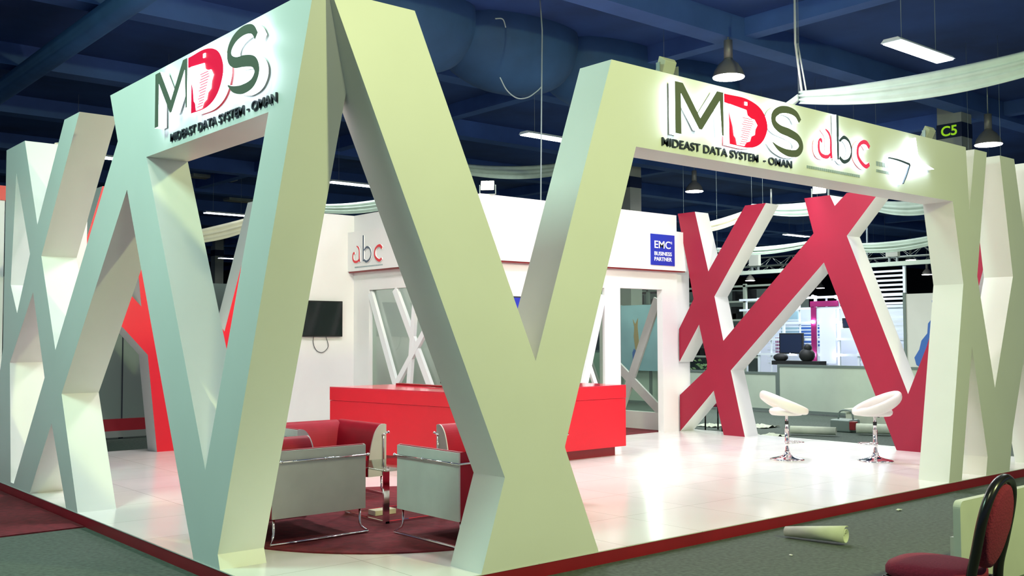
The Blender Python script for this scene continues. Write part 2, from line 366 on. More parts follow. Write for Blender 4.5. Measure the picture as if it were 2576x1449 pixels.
# star-like emblem
star = [(6.60, 3.505), (6.90, 3.545), (7.03, 3.63), (7.10, 3.79), (7.14, 3.62), (7.24, 3.54), (7.48, 3.495), (7.22, 3.46), (7.08, 3.40), (6.97, 3.47)]
MB().prism(star, [], FR, .02, .07).build('emblem', 'glow', rp)['label'] = 'white glowing star-shaped emblem'
MB().prism([(6.57, 3.50), (6.95, 3.483), (6.81, 3.27)], [], FR, .01, .06).build('emblem', 'glow', rp)['label'] = 'white glowing wedge emblem under the star'
q = MB(); q.prism(stroke([(6.55, 3.515), (6.75, 3.51), (6.96, 3.49)], [.012, .02, .024]), [], FR, .06, .075)
q.prism(stroke([(6.965, 3.49), (6.90, 3.38), (6.82, 3.275)], [.02, .014, .01]), [], FR, .06, .075)
q.build('emblem_rim', 'letter_dark', rp)
cap = MB()
for z, n in ((3.43, 5), (3.365, 7)):
    for i in range(n): cap.box(6.42+i*.26/n, -.004, z, 6.42+(i+.78)*.26/n, 0, z+(.045 if n == 5 else .028))
cap.build('caption', 'cap_grey', rp)['label'] = 'two short rows of grey letters beside the emblem'
for o in list(lp.children)+list(rp.children): pass
fac.location = (0, 0, .1); shift(fac)
# end return of the left side
ret = MB().box(.352, 6.90, .1, .85, 7.05, 3.84).build('return_wall', 'wallwhite')
tag(ret, 'narrow pale pink wall closing the far left end behind the lattice', 'wall')
# ------------------------------------------------------------------ red lattice walls
FX = ((10.33, 0, 0), (0, 1, 0), (-1, 0, 0))
RW = [(5.955, 3.8), (5.58, 3.8), (5.31, 2.78), (4.55, 3.8), (4.15, 3.8), (5.19, 2.36), (5.02, 1.63), (3.30, 3.25), (3.45, 3.8), (3.01, 3.8), (2.93, 3.63), (2.73, 3.8), (2.17, 3.8), (2.74, 3.17), (1.84, .89), (1.55, 1.56), (.80, 3.8), (.40, 3.8),
      (1.2, 1.0), (1.45, .1), (2.03, .1), (3.13, 2.8), (4.88, 1.15), (4.62, .1), (5.04, .1), (5.23, .81), (5.955, .1), (5.955, .71), (5.37, 1.16), (5.36, 1.28), (5.52, 1.90), (5.955, 1.27), (5.955, 1.83), (5.63, 2.33), (5.74, 2.85)]
o = MB().prism(RW, [], FX, -.35, 0, 0, 1, 1).build('lattice_wall', ('redwall', 'paint'))
tag(o, 'red angular lattice wall with white edges on the right between the office and the front', 'wall')
FY = ((0, 8.84, 0), (1, 0, 0), (0, -1, 0))
LW = [(1.66, 3.8), (1.30, 2.55), (.95, 2.9), (.7, 2.65), (1.97, 1.85), (2.32, 1.47), (2.47, .1), (2.95, .1), (2.66, 2.1), (3.50, 1.45), (3.81, 2.92), (3.99, 3.8), (4.45, 3.8), (4.2, 2.2), (4.55, .1), (4.1, .1), (3.75, .95), (2.62, 2.4), (2.5, 3.8)]
LW = [(1.66, 3.8), (1.37, 2.73), (1.0, 3.1), (.75, 2.8), (1.97, 1.85), (2.32, 1.47), (2.47, .1), (2.95, .1), (2.70, 2.0), (3.3, 1.0), (3.5, .1), (3.95, .1), (3.75, 1.2), (4.5, 3.8), (3.98, 3.8), (3.46, 1.8), (2.55, 3.0), (2.4, 3.8)]
o = MB().prism(LW, [[(1.72, 2.68), (2.22, 2.15), (2.12, 3.1)]], FY, -.35, 0, 0, 1, 1).build('lattice_wall', ('red', 'paint'))
tag(o, 'red angular lattice wall seen through the left frontage beside the television wall', 'wall')

# ------------------------------------------------------------------ office (booth room)
of = thing('office_room', 'white walled office at the back of the stand with windows, doorway and fascia band', 'room', (8.1, 7.7, .1))
FRo = ((0, 6.08, 0), (1, 0, 0), (0, -1, 0))
MB().prism([(6.02, .1), (8.90, .1), (8.90, 2.49), (9.92, 2.49), (9.92, .1), (10.30, .1), (10.30, 3.77), (6.02, 3.77)], [[(7.55, .55), (8.54, .55), (8.54, 2.48), (7.55, 2.48)]], FRo, 0, .12).build('front_wall', 'wallwhite', of)
FLo = ((6.17, 0, 0), (0, 1, 0), (-1, 0, 0))
MB().prism([(6.08, .1), (9.45, .1), (9.45, 3.765), (6.08, 3.765)], [[(6.45, .55), (8.92, .55), (8.92, 2.49), (6.45, 2.49)]], FLo, 0, .15).build('side_wall', 'wallwhite', of)
MB().box(4.15, 9.40, .1, 6.02, 9.52, 3.765).build('display_wall', 'wallwhite', of)
MB().box(6.17, 9.45, .1, 10.3, 9.52, 3.3).build('back_wall', 'wallwhite', of)
FRt = ((10.15, 0, 0), (0, 1, 0), (-1, 0, 0))
MB().prism([(6.08, .1), (9.45, .1), (9.45, 3.3), (6.08, 3.3)], [[(6.25, .40), (9.1, .40), (9.1, 2.60), (6.25, 2.60)]], FRt, -.12, 0).build('far_wall', 'panelwhite', of)
q = MB(); q.box(5.90, 5.84, 2.81, 6.02, 9.40, 3.47); q.box(6.02, 5.84, 2.81, 10.42, 5.96, 3.47)
fas = q.build('fascia', 'wallwhite', of)
q = MB(); q.box(5.925, 5.865, 2.792, 6.02, 9.40, 2.81); q.box(6.02, 5.865, 2.792, 10.40, 5.96, 2.81); q.build('fascia_strip', 'kick', of)
MB().box(7.55, 6.01, .55, 8.54, 6.02, 2.48).build('window_glass', 'glass', of)
MB().box(6.09, 6.45, .55, 6.10, 8.92, 2.49).build('window_glass', 'glass', of)
MB().box(10.2, 6.25, .40, 10.21, 9.1, 2.60).build('window_glass', 'glass', of)
def bar(fr, a, b, w_, d0, d1, name, m, parent):
    a = Vector(a); b = Vector(b); n = (b-a).normalized(); n = Vector((-n.y, n.x))*w_/2
    return MB().prism([tuple(a+n), tuple(b+n), tuple(b-n), tuple(a-n)], [], fr, d0, d1).build(name, m, parent)
FB = ((6.02, 0, 0), (0, 1, 0), (-1, 0, 0))
for i, (a, b, w_) in enumerate((((8.90, 2.44), (7.95, .55), .12), ((8.17, 2.47), (6.95, .55), .12), ((7.60, 2.30), (7.82, .55), .10), ((7.10, 2.05), (8.45, .60), .10), ((7.05, 2.47), (6.6, .55), .1))):
    bar(FB, a, b, w_, -.05+.003*i, .002+.004*i, 'window_bar', 'white', of)
FB2 = ((0, 5.96, 0), (1, 0, 0), (0, -1, 0))
for i, (a, b, w_) in enumerate((((8.52, 2.36), (7.98, .58), .12), ((8.18, 1.30), (8.50, .60), .07))): bar(FB2, a, b, w_, -.05+.003*i, .002+.004*i, 'window_bar', 'white', of)
MB().box(10.305, 6.0, .1, 10.66, 6.34, 3.50).build('corner_post', 'wallwhite', of)
for a, b in (((7.2, .40), (6.30, 2.35)), ((7.35, 1.25), (6.25, .42)), ((7.6, .4), (8.6, 2.6)), ((9.0, .4), (7.9, 2.6))): bar(FRt, a, b, .16, -.1+.05*a[0]/9, -.04+.03*a[0]/9, 'window_bar', 'grey_vinyl', of)
MB().box(6.2, 6.1, .10, 10.14, 9.4, .106).build('office_carpet', 'maroon_carpet', of)
# EMC sign and abc on the fascia
sg = MB().box(9.50, 5.826, 2.885, 10.09, 5.84, 3.40).build('partner_sign', 'blue', of); sg['label'] = 'blue sign plate'
text_mesh('sign_text', 'EMC', .2, (9.585, 5.826, 3.165), (1, 0, 0), (0, -1, 0), 'white', sg, width=.40, vscale=.125, offset=.002, ext=.003)
text_mesh('sign_text', '2', .06, (9.995, 5.826, 3.25), (1, 0, 0), (0, -1, 0), 'white', sg, width=.025, vscale=.04, offset=.001, ext=.003)
text_mesh('sign_text', 'BUSINESS', .08, (9.58, 5.826, 3.045), (1, 0, 0), (0, -1, 0), 'white', sg, width=.43, vscale=.065, offset=.001, ext=.003)
text_mesh('sign_text', 'PARTNER', .08, (9.58, 5.826, 2.955), (1, 0, 0), (0, -1, 0), 'white', sg, width=.43, vscale=.065, offset=.001, ext=.003)
abc(fas, (5.90, 0, 0), (0, -1, 0), (-1, 0, 0), -9.17, 2.955, .43*1.0, .025, 'white', False)
cap = MB()
for i in range(24): cap.box(5.896, 8.33+i*.0355, 2.86, 5.90, 8.33+i*.0355+.025, 2.882)
cap.build('caption', 'cap_grey', fas)
for c in list(of.children):
    for g in c.children: pass
shift(of)
# lit blue wall screen on the office front
scr = thing('wall_screen', 'blue wall screen under the office fascia, glimpsed in the V of the frontage', 'screen', (6.75, 5.93, 1.55))
MB().box(6.20, 5.90, 1.55, 7.25, 5.956, 2.30).build('housing', 'blackmatte', scr); MB().box(6.22, 5.895, 1.57, 7.23, 5.90, 2.28).build('display', 'blue', scr); shift(scr)
# television
tv = thing('television', 'black flat television on the pale wall left of the office window', 'television', (5.27, 9.37, 1.72))
rbox(4.96, 9.33, 1.72, 5.765, 9.385, 2.31, 'housing', 'black', tv, .006)
MB().box(4.98, 9.322, 1.745, 5.745, 9.331, 2.29).build('display', 'screen', tv)
MB().box(5.2, 9.385, 1.9, 5.5, 9.40, 2.1).build('bracket', 'black', tv)
MB().tube(catmull([(5.24, 9.36, 1.74), (5.24, 9.375, 1.62), (5.30, 9.38, 1.50), (5.40, 9.385, 1.46), (5.48, 9.38, 1.50), (5.52, 9.375, 1.58), (5.46, 9.36, 1.74)], 8), .006, 6).build('cable', 'cable_dark', tv)
shift(tv)
# ------------------------------------------------------------------ reception desk
dk = thing('reception_desk', 'long bright red L-shaped reception counter in front of the office', 'desk', (5.5, 5.0, .1))
def loopprism(poly, z0, z1, name, m, parent):
    n = len(poly); q = MB(); vs = [(x, y, z) for z in (z0, z1) for x, y in poly]
    tr = tessellate_polygon([[Vector((x, y, 0)) for x, y in poly]])
    q.add(vs, [tuple(t) for t in tr]+[tuple(n+k for k in t) for t in tr]+[(i, (i+1) % n, n+(i+1) % n, n+i) for i in range(n)])
    return q.build(name, m, parent)
loopprism([(3.903, 6.527), (4.254, 4.154), (7.096, 4.154), (7.096, 4.946), (4.724, 4.996), (4.877, 6.527)], .225, .868, 'body', 'red', dk)
loopprism([(3.90, 6.53), (4.25, 4.15), (7.10, 4.15), (7.10, 4.95), (4.72, 5.00), (4.88, 6.53)], .872, 1.035, 'counter_band', 'red', dk)
loopprism([(3.90, 6.53), (4.25, 4.15), (7.10, 4.15), (7.10, 4.95), (4.72, 5.00), (4.88, 6.53)], 1.035, 1.050, 'counter_top', 'redtop', dk)
loopprism([(3.93, 6.50), (4.28, 4.19), (7.06, 4.19), (7.06, 4.91), (4.76, 4.96), (4.85, 6.50)], .864, .873, 'groove', 'kick', dk)
loopprism([(4.0, 6.44), (4.33, 4.25), (6.98, 4.25), (6.98, 4.85), (4.8, 4.9), (4.82, 6.44)], .10, .23, 'kick_plate', 'kick', dk)
MB().box(4.80, 5.25, 1.05, 4.90, 6.30, 1.075).build('ledge', 'kick', dk)
shift(dk)
mo = thing('monitor', 'small black monitor on the counter, mostly hidden behind the big front leg', 'monitor', (4.62, 4.8, 1.05))
rbox(4.60, 4.55, 1.12, 4.64, 5.0, 1.42, 'housing', 'black', mo, .005); MB().lathe([(.09, 0), (.09, .012), (.02, .02), (.02, .12)], (4.63, 4.75, 1.05), 20).build('stand', 'black', mo); shift(mo)
# ------------------------------------------------------------------ lounge on the round carpet
o = MB().lathe([(1.70, 0), (1.70, .010), (1.69, .012)], (2.13, 2.36, .10), 96).build('round_rug', 'maroon_carpet'); tag(o, 'round dark red rug under the lounge chairs', 'rug')
for p in o.data.polygons: p.use_smooth = False
def armchair(label):
    W, Dp, z0, z1 = 1.0, .83, .20, .72
    t = thing('armchair', label, 'armchair', (0, 0, 0), 0, 'boxy red armchairs around the glass table')
    prof = [(.03, z0), (.21, z0), (.21, .30), (.195, .42), (.17, .54), (.135, .64), (.09, .70), (.05, z1), (.018, z1), (.018, z0)]
    prof = [(.015, z0), (.21, z0), (.21, .30), (.195, .42), (.17, .54), (.135, .64), (.09, .70), (.05, z1), (.015, z1)]
    prof = [(.015, z0)]+[tuple(p) for p in catmull([(.21, z0), (.21, .30), (.195, .42), (.17, .54), (.135, .64), (.09, .70), (.05, z1), (.015, z1)], 4)]
    q = MB()
    q.prism(prof, [], ((0, 0, 0), (1, 0, 0), (0, -1, 0)), -(Dp-.012), -.0)
    q.prism(prof, [], ((W, 0, 0), (-1, 0, 0), (0, -1, 0)), -(Dp-.012), -.0)
    q.prism(prof, [], ((0, -.014, 0), (0, 1, 0), (1, 0, 0)), .1, W-.1)
    q.build('upholstery', 'red_vinyl', t)
    for s in (0, 1):
        MB().box(0 if s == 0 else W-.015, 0, z0, .015 if s == 0 else W, Dp, z1-.005).build('side_panel', 'grey_vinyl', t)['label'] = 'light grey outer side panel'
        U = (1, 0, 0) if s == 0 else (-1, 0, 0)
        MB().prism(prof, [], ((0 if s == 0 else W, Dp, 0), U, (0, 1, 0)), -.012, 0).build('arm_cap', 'grey_vinyl', t)['label'] = 'light grey arm end'
    rbox(.2, .17, .26, W-.2, Dp-.005, .42, 'seat_cushion', 'red_vinyl', t, .035)
    MB().box(.2, .1, z0, W-.2, Dp-.03, .27).build('seat_base', 'red_vinyl', t)
    q = MB(); zr = .635
    q.tube([(-.018, Dp+.012, zr), (-.018, -.022, zr), (W+.018, -.022, zr), (W+.018, Dp+.012, zr)], .009, 8)
    for s in (-.018, W+.018):
        i = .06 if s < 0 else -.06
        q.tube([(s, Dp+.012, zr), (s+i, Dp+.014, zr-.02), (s+i, Dp+.014, z0+.02)], .008, 8)
        for c in ((s, Dp+.012, zr), (s+i, Dp+.014, zr-.02), (s, .06, zr), (s, .45, zr)): q.ball(c, .014, 10)
    q.build('chrome_rod', 'chrome', t)
    for s in (0, 1):
        x = -.01 if s == 0 else W+.01; i = .05 if s == 0 else -.05
        q = MB(); q.tube([(x+i, Dp-.03, z0+.02), (x+i, Dp-.03, .08), (x+i*.8, Dp-.02, .05), (x, Dp+.02, .012), (x, -.02, .012), (x+i*.8, .02, .05), (x+i, .03, .08), (x+i, .03, z0+.02)], .010, 8)
        q.build('sled_leg', 'chrome', t)
    return t
ZR = .112
a1 = armchair('grey and red armchair at front left with its long grey side towards the aisle'); a1.location = (.62, 2.73, ZR); a1.rotation_euler = (0, 0, -math.pi/2)
copy_tree(a1, (1.63, .71, ZR), 0, 'grey and red armchair at front right, its corner behind the forked front leg')
copy_tree(a1, (2.66, 4.10, ZR), math.pi, 'armchair at the back of the rug with its open front facing the aisle')
copy_tree(a1, (3.83, 1.88, ZR), math.pi/2, 'armchair at the right of the rug, mostly hidden behind the forked leg')
tb = thing('coffee_table', 'small glass topped coffee table with flat chrome legs between the armchairs', 'table', (2.13, 2.33, ZR))
rbox(1.77, 1.93, .555, 2.50, 2.66, .567, 'glass_top', 'glass', tb, .003)
for x, y in ((1.80, 1.96), (2.44, 1.96), (1.80, 2.60), (2.44, 2.60)): MB().box(x-.028, y-.010, ZR, x+.028, y+.010, .555).build('leg', 'chrome', tb)
for a, b in (((1.80, 1.96), (2.44, 1.96)), ((1.80, 2.60), (2.44, 2.60)), ((1.80, 1.96), (1.80, 2.60)), ((2.44, 1.96), (2.44, 2.60))): MB().box(min(a[0], b[0])-.01, min(a[1], b[1])-.01, ZR, max(a[0], b[0])+.01, max(a[1], b[1])+.01, ZR+.018).build('base_bar', 'chrome', tb)
shift(tb)
tag(rbox(1.93, 2.33, ZR, 2.15, 2.45, ZR+.045, 'carton', 'card', None, .003), 'small pale carton lying on the rug under the glass table', 'box')

# ------------------------------------------------------------------ bar stools
def stool(label):
    t = thing('bar_stool', label, 'stool', (0, 0, 0), 0, 'white bar stools on the tiled deck')
    MB().lathe([(.22, 0), (.222, .008), (.20, .018), (.12, .035), (.06, .055), (.038, .08), (.034, .11)], (0, 0, 0), 40).build('base', 'chrome', t)
    MB().tube([(0, 0, .08), (0, 0, .40)], .028, 20).build('column', 'chrome', t)
    MB().tube([(0, 0, .40), (0, 0, .60)], .018, 16).build('piston', 'chrome', t)
    q = MB(); q.tube([(0, 0, .455), (0, 0, .50)], .024, 16); q.tube([(0, -.02, .575), (.0, .14, .57)], .007, 8); q.build('lever', 'blackmatte', t)
    q = MB(); q.tube([(.10+.115*math.cos(a*math.pi/12), .105*math.sin(a*math.pi/12), .225) for a in range(24)], .009, 8, True); q.tube([(0, 0, .205), (0, 0, .245)], .034, 16); q.build('foot_ring', 'chrome', t)
    MB().lathe([(.05, .575), (.19, .578), (.215, .60), (.222, .63), (.21, .655), (.16, .672), (.0001, .675)], (0, 0, 0), 40).build('seat_pad', 'white_vinyl', t)
    # tilted crescent back: thick ring rising towards -x
    vs = []; fs = []; n = 48; m = 14
    for i in range(n):
        a = i/n*2*math.pi; ca, sa = math.cos(a), math.sin(a); lift = (1-ca)/2
        zt = .66+.235*lift; zb = .585+.20*lift**2.2; cx = .275*ca-.025; cy = .245*sa; hh = (zt-zb)/2; cz = (zt+zb)/2; hw = .030+.012*lift
        for k in range(m):
            b = k/m*2*math.pi; rr_ = hw*math.cos(b); lean = .10*math.sin(b)*hh*2*ca
            vs.append((cx+(rr_+lean*.3)*ca, cy+rr_*sa, cz+hh*math.copysign(abs(math.sin(b))**.8, math.sin(b))))
    for i in range(n):
        j = (i+1) % n
        for k in range(m): fs.append((i*m+k, j*m+k, j*m+(k+1) % m, i*m+(k+1) % m))
    MB().add(vs, fs, 0, True).build('backrest', 'white_vinyl', t)
    return t
s1 = stool('white bar stool nearer the red lattice, its back rising to the left'); s1.location = (8.28, 2.41, .10); s1.rotation_euler = (0, 0, math.radians(-38))
copy_tree(s1, (8.97, 1.56, .10), math.radians(142), 'white bar stool nearer the right frontage, its back rising to the right')

# ------------------------------------------------------------------ floodlights
def flood(label, loc, rz, tilt, lit, mat_lens):
    t = thing('floodlight', label, 'floodlight', loc, rz, None)
    w_, h_, d_ = .20, .15, .06; c, s = math.cos(tilt), math.sin(tilt)
    def T(p): x, y, z = p; return (x, y*c-z*s, y*s+z*c+.13)
    q = MB(); q.add([T(p) for p in [(-w_/2, 0, -h_/2), (w_/2, 0, -h_/2), (w_/2, 0, h_/2), (-w_/2, 0, h_/2), (-w_/2*.7, d_, -h_/2*.7), (w_/2*.7, d_, -h_/2*.7), (w_/2*.7, d_, h_/2*.7), (-w_/2*.7, d_, h_/2*.7)]],
                    [(0, 1, 2, 3), (4, 7, 6, 5), (0, 4, 5, 1), (1, 5, 6, 2), (2, 6, 7, 3), (3, 7, 4, 0)]); q.build('housing', 'column', t, bevel=.006)
    MB().add([T(p) for p in [(-w_*.44, -.004, -h_*.42), (w_*.44, -.004, -h_*.42), (w_*.44, -.004, h_*.42), (-w_*.44, -.004, h_*.42), (-w_*.44, -.001, -h_*.42), (w_*.44, -.001, -h_*.42), (w_*.44, -.001, h_*.42), (-w_*.44, -.001, h_*.42)]],
             [(0, 1, 2, 3), (4, 7, 6, 5), (0, 4, 5, 1), (1, 5, 6, 2), (2, 6, 7, 3), (3, 7, 4, 0)]).build('lens', mat_lens, t)
    q = MB(); q.box(-w_/2-.02, .01, 0, -w_/2-.01, .05, .14); q.box(w_/2+.01, .01, 0, w_/2+.02, .05, .14); q.box(-w_/2-.02, .01, 0, w_/2+.02, .05, .008); q.build('bracket', 'alu', t)
    return t
flood('glaring floodlight on the office corner beside the forked front leg', (5.96, 5.88, 3.47), math.radians(-45), -.25, 1, 'flood').location = (6.16, 5.97, 3.77)
flood('glaring floodlight on top of the red lattice wall', (10.48, 3.28, 3.80), math.radians(-75), -.3, 1, 'flood').scale = (1.1, 1.1, 1.1)
flood('pale floodlight on the right header above its big letter M', (3.43, .20, 3.85), math.pi, -.35, 1, 'flood')
flood('pale floodlight on the right header near the column', (7.85, .20, 3.85), math.pi, -.5, 1, 'flood')

# ------------------------------------------------------------------ ceiling lamps
def tube_light(x0, y, z, L=1.55, label='', hang=True):
    t = thing('fluorescent_light', label, 'ceiling light', (x0+L/2, y, z), 0, 'fluorescent fittings hanging under the ceiling')
    q = MB(); q.prism([(-.16, .0), (-.11, .05), (.11, .05), (.16, .0), (.13, -.005), (-.13, -.005)], [], ((0, 0, 0), (0, 1, 0), (1, 0, 0)), -L/2, L/2); q.build('reflector', 'whitelat', t)
    MB().box(-L/2+.02, -.13, -.02, L/2-.02, .13, -.005).build('tube', 'lamp', t)
    if hang:
        for s in (-.5, .5): MB().tube([(s, 0, .05), (s, 0, 7.28-z)], .004, 5).build('wire', 'cable', t)
    return t
TL = [(10.36, 2.0, 'lit fluorescent fitting high at upper right, nearest to the camera'), (10.62, 10.3, 'lit fluorescent fitting seen between the two frontage peaks'), (17.7, 10.45, 'lit fluorescent fitting just under the right header'),
      (10.8, 18.5, 'lit fluorescent fitting seen in the narrow gap of the corner peak'), (11.0, 27.0, 'lit fluorescent fitting low in the left header opening'), (4.0, 18.55, 'lit fluorescent fitting glimpsed left of the left header'),
      (32.6, 19.2, 'distant lit fluorescent fitting between the red lattice arms'), (39.3, 19.3, 'distant lit fluorescent fitting right of the red cross'), (19.6, 45, 'far lit fluorescent fitting low in the left opening')]
for x, y, lab in TL: tube_light(x, y, 5.9, 1.6, lab)
def bell(x, y, z, label):
    t = thing('bell_lamp', label, 'ceiling light', (x, y, z), 0, 'bell shaped high bay lamps')
    MB().lathe([(.275, -.02), (.27, .0), (.235, .10), (.17, .20), (.10, .26), (.08, .28), (.08, .30)], (0, 0, 0), 32).build('shade', 'bell', t)
    MB().lathe([(.0001, -.035), (.265, -.035), (.272, -.02)], (0, 0, 0), 32).build('lens', 'lamp_warm', t)
    MB().lathe([(.075, .30), (.075, .62), (.0001, .63)], (0, 0, 0), 20).build('ballast', 'bell', t)
    MB().tube([(0, 0, .6), (0, 0, 7.28-z)], .012, 6).build('rod', 'alu', t)
    return t
for x, y, z, lab in ((11.07, 5.41, 6.2, 'bell lamp above the big grey letter S of the right header'), (21.36, 14.68, 6.18, 'bell lamp under the right header left of the red wall'), (18.27, 4.25, 5.72, 'bell lamp at the right beside the sign column'),
                     (48.1, 22.1, 5.75, 'small distant bell lamp above the slatted tower'), (50.0, 22.2, 5.05, 'small distant bell lamp right of the slatted tower'), (45.3, 30.4, 4.93, 'small distant bell lamp inside the left red fork'), (58, 34, 5.0, 'tiny distant bell lamp between the red cross legs')):
    bell(x, y, z, lab)
# square ceiling diffusers, unlit
for x, y, sx, sy, lab in ((2.6, 10.7, .9, .95, 'unlit square ceiling diffuser at upper left'), (8.75, 11.0, .6, .9, 'unlit square ceiling diffuser beside the corner peak'), (10.9, 27.7, 1.6, .5, 'unlit long ceiling diffuser in the left opening'), (14.4, 32.5, 1.2, .6, 'small unlit ceiling diffuser in the left opening')):
    t = thing('ceiling_diffuser', lab, 'diffuser', (x, y, 7.2)); MB().box(0, 0, .0, sx, sy, .1).build('frame', 'column', t); MB().box(.08, .08, -.01, sx-.08, sy-.08, 0).build('grille', 'brownpanel', t)
# ------------------------------------------------------------------ columns
def column(x, y, label, txt):
    t = thing('column', label, 'column', (x, y, 0), 0, 'square hall columns with navy bands')
    MB().box(0, 0, 0, .50, .58, 7.27).build('shaft', 'column', t); b = MB().box(-.012, -.012, 6.31, .512, .592, 6.65).build('band', 'band', t)
    if txt: text_mesh('band_text', txt, .3, (-.014, .48, 6.36), (0, -1, 0), (-1, 0, 0), 'lime', b, width=.38, vscale=.24, offset=.006, ext=.003)
    return t
column(20.0, 5.65, 'square column with the lime C5 on its navy band above the right header', 'C5')
column(19.9, 16.0, 'square column with navy band just right of the middle frontage arm', None)
column(21.0, 48.6, 'distant square column in the left header opening', None)
# ------------------------------------------------------------------ fabric swags
def swag(p0, p1, sag, wid, label, m='fabric', folds=7):
    p0 = Vector(p0); p1 = Vector(p1); n = 40; vs = []; fs = []; k = 12
    for i in range(n+1):
        t = i/n; c = p0.lerp(p1, t)-Vector((0, 0, sag*4*t*(1-t))); e = .55+.45*math.sin(math.pi*t)
        ax = (p1-p0).normalized(); side = Vector((ax.y, -ax.x, 0))
        for j in range(k+1):
            s = j/k-.5; f = .035*math.cos(j/k*folds*math.pi)*(1 if j % 2 else .7)
            vs.append(c+Vector((0, 0, 1))*(s*wid*e)+side*(f+.25*wid*(.25-s*s)*e))
    nn = len(vs)
    for i in range(n):
        for j in range(k): a = i*(k+1)+j; fs.append((a, a+1, a+k+2, a+k+1))
    o = MB().add(vs, fs, 0, True).build('fabric_swag', m); md = o.modifiers.new('solid', 'SOLIDIFY'); md.thickness = .01
    for p in (p0, p1): MB().tube([p, (p.x, p.y, 7.29)], .003, 5).build('tie_line', 'cable', o)
    return tag(o, label, 'fabric', 'pale fabric swags strung under the ceiling')
swag((10.0, 3.28, 5.28), (10.0, -1.6, 5.30), .22, .36, 'long pale fabric swag sweeping from above the right header to the right edge')
swag((10.0, 3.30, 5.28), (10.3, 6.2, 5.0), .25, .15, 'short twisted pale swag end above the letter S of the right header')
swag((10.6, 14.0, 5.85), (17.6, 14.0, 6.9), .45, .34, 'pale fabric swag between the two frontage peaks')
swag((7.6, 14.0, 4.5), (11.4, 14.0, 5.4), .25, .26, 'pale fabric swag in the gap of the corner peak')
swag((4.6, 14.0, 3.62), (7.0, 14.0, 4.35), .12, .30, 'cream fabric swag in the left header opening', 'fabric_cream')
swag((16, 10.6, 4.28), (16, 8.3, 4.62), .12, .26, 'cream fabric swag behind the left red fork', 'fabric_cream')
swag((16, 8.6, 4.62), (16, 5.5, 4.62), .18, .30, 'pale fabric swag behind the floodlight on the red wall')
swag((16, 6.0, 4.52), (16, 3.0, 4.62), .35, .30, 'pale fabric swag right of the red cross, upper')
swag((16, 6.6, 3.62), (16, 3.6, 3.72), .18, .22, 'pale fabric swag right of the red cross, lower')
swag((16, 9.6, 3.72), (16, 6.9, 3.72), .10, .18, 'pale fabric swag inside the left red fork, lower')
q = MB(); q.tube([(10.0, 3.34, 6.9), (10.0, 3.34, 6.11), (10.0, 3.24, 5.35)], .018, 6); q.tube([(10.02, 3.31, 6.1), (10.02, 3.18, 5.36)], .012, 6)
tag(q.build('hanging_rod', 'white'), 'pair of thin white rods holding the swag above the right header', 'rod')
q = MB(); q.tube([(7.66, 6.5, 7.3), (7.72, 6.5, 6.6), (7.69, 6.5, 5.0), (7.66, 6.5, 3.0)], .012, 6)
tag(q.build('hanging_cable', 'cable'), 'straight pale cable hanging between the two frontage peaks', 'cable')
q = MB(); q.tube(catmull([(6.84, 6.5, 5.70), (6.98, 6.5, 5.52), (7.18, 6.5, 5.43), (7.40, 6.5, 5.47), (7.60, 6.5, 5.60), (7.71, 6.5, 5.70)], 8), .010, 6); q.tube(catmull([(6.75, 6.5, 6.6), (6.9, 6.5, 6.62), (6.96, 6.5, 6.5)], 6), .010, 6)
tag(q.build('hanging_cable', 'cable'), 'curled slack cable beside the straight hanging cable', 'cable')
tag(MB().tube([(10.5, 4.17, 3.80), (10.5, 4.17, 4.04)], .014, 8).build('metal_stub', 'alu'), 'thin metal rod standing on the second red arm', 'rod')
# clutter on the end wall
q = MB()
for i, (x, z, s) in enumerate(((.40, 3.90, .05), (.52, 3.92, .07), (.60, 3.95, .075), (.70, 3.90, .06))):
    b = len(q.v); q.ball((x, 6.97, z), s, 8, 0, (1.2, .8, .8))
    for k in range(b, len(q.v)): v = q.v[k]; q.v[k] = (v[0]+random.uniform(-.02, .02), v[1]+random.uniform(-.02, .02), max(3.84, v[2]+random.uniform(-.02, .02)))
    for k in range(len(q.smooth)): q.smooth[k] = False
tag(q.build('crumpled_wrap', 'card'), 'crumpled wrapping lying on top of the far left end wall', 'wrapping')
# ------------------------------------------------------------------ hall beyond the right red wall
def low_panel(x, y0, y1, z1, label):
    t = thing('partition_panel', label, 'partition', (x, (y0+y1)/2, 0), 0, 'low partition panels behind the stand')
    MB().box(x, y0+.05, .09, x+.03, y1-.05, z1-.05).build('infill', 'panel', t)
    q = MB(); q.box(x-.01, y0, 0, x+.04, y0+.05, z1); q.box(x-.01, y1-.05, 0, x+.04, y1, z1); q.box(x-.01, y0+.05, z1-.05, x+.04, y1-.05, z1); q.box(x-.01, y0+.05, .04, x+.04, y1-.05, .09); q.build('frame', 'greyframe', t)
    shift(t)
X0 = 16.1
low_panel(X0, 8.05, 11.8, .90, 'pale low partition panel behind the left bar stool')
low_panel(X0, 5.0, 8.05, 1.08, 'pale low partition panel between the bar stools')
low_panel(X0, 2.0, 5.0, 1.08, 'pale low partition panel behind the right frontage leg')
low_panel(X0, 11.8, 15.4, 1.35, 'pale partition panel seen through the office doorway')
t = thing('banner_panel', 'tall pale panel with a blue and yellow abstract figure behind the right frontage leg', 'panel', (16.9, 4.5, 0))
MB().box(16.9, 3.2, 0, 16.94, 5.42, 2.57).build('panel', 'panelwhite', t)
MB().box(16.88, 5.42, 0, 16.96, 5.48, 2.60).build('edge_post', 'greyframe', t)
FZ = ((16.9, 0, 0), (0, 1, 0), (-1, 0, 0))
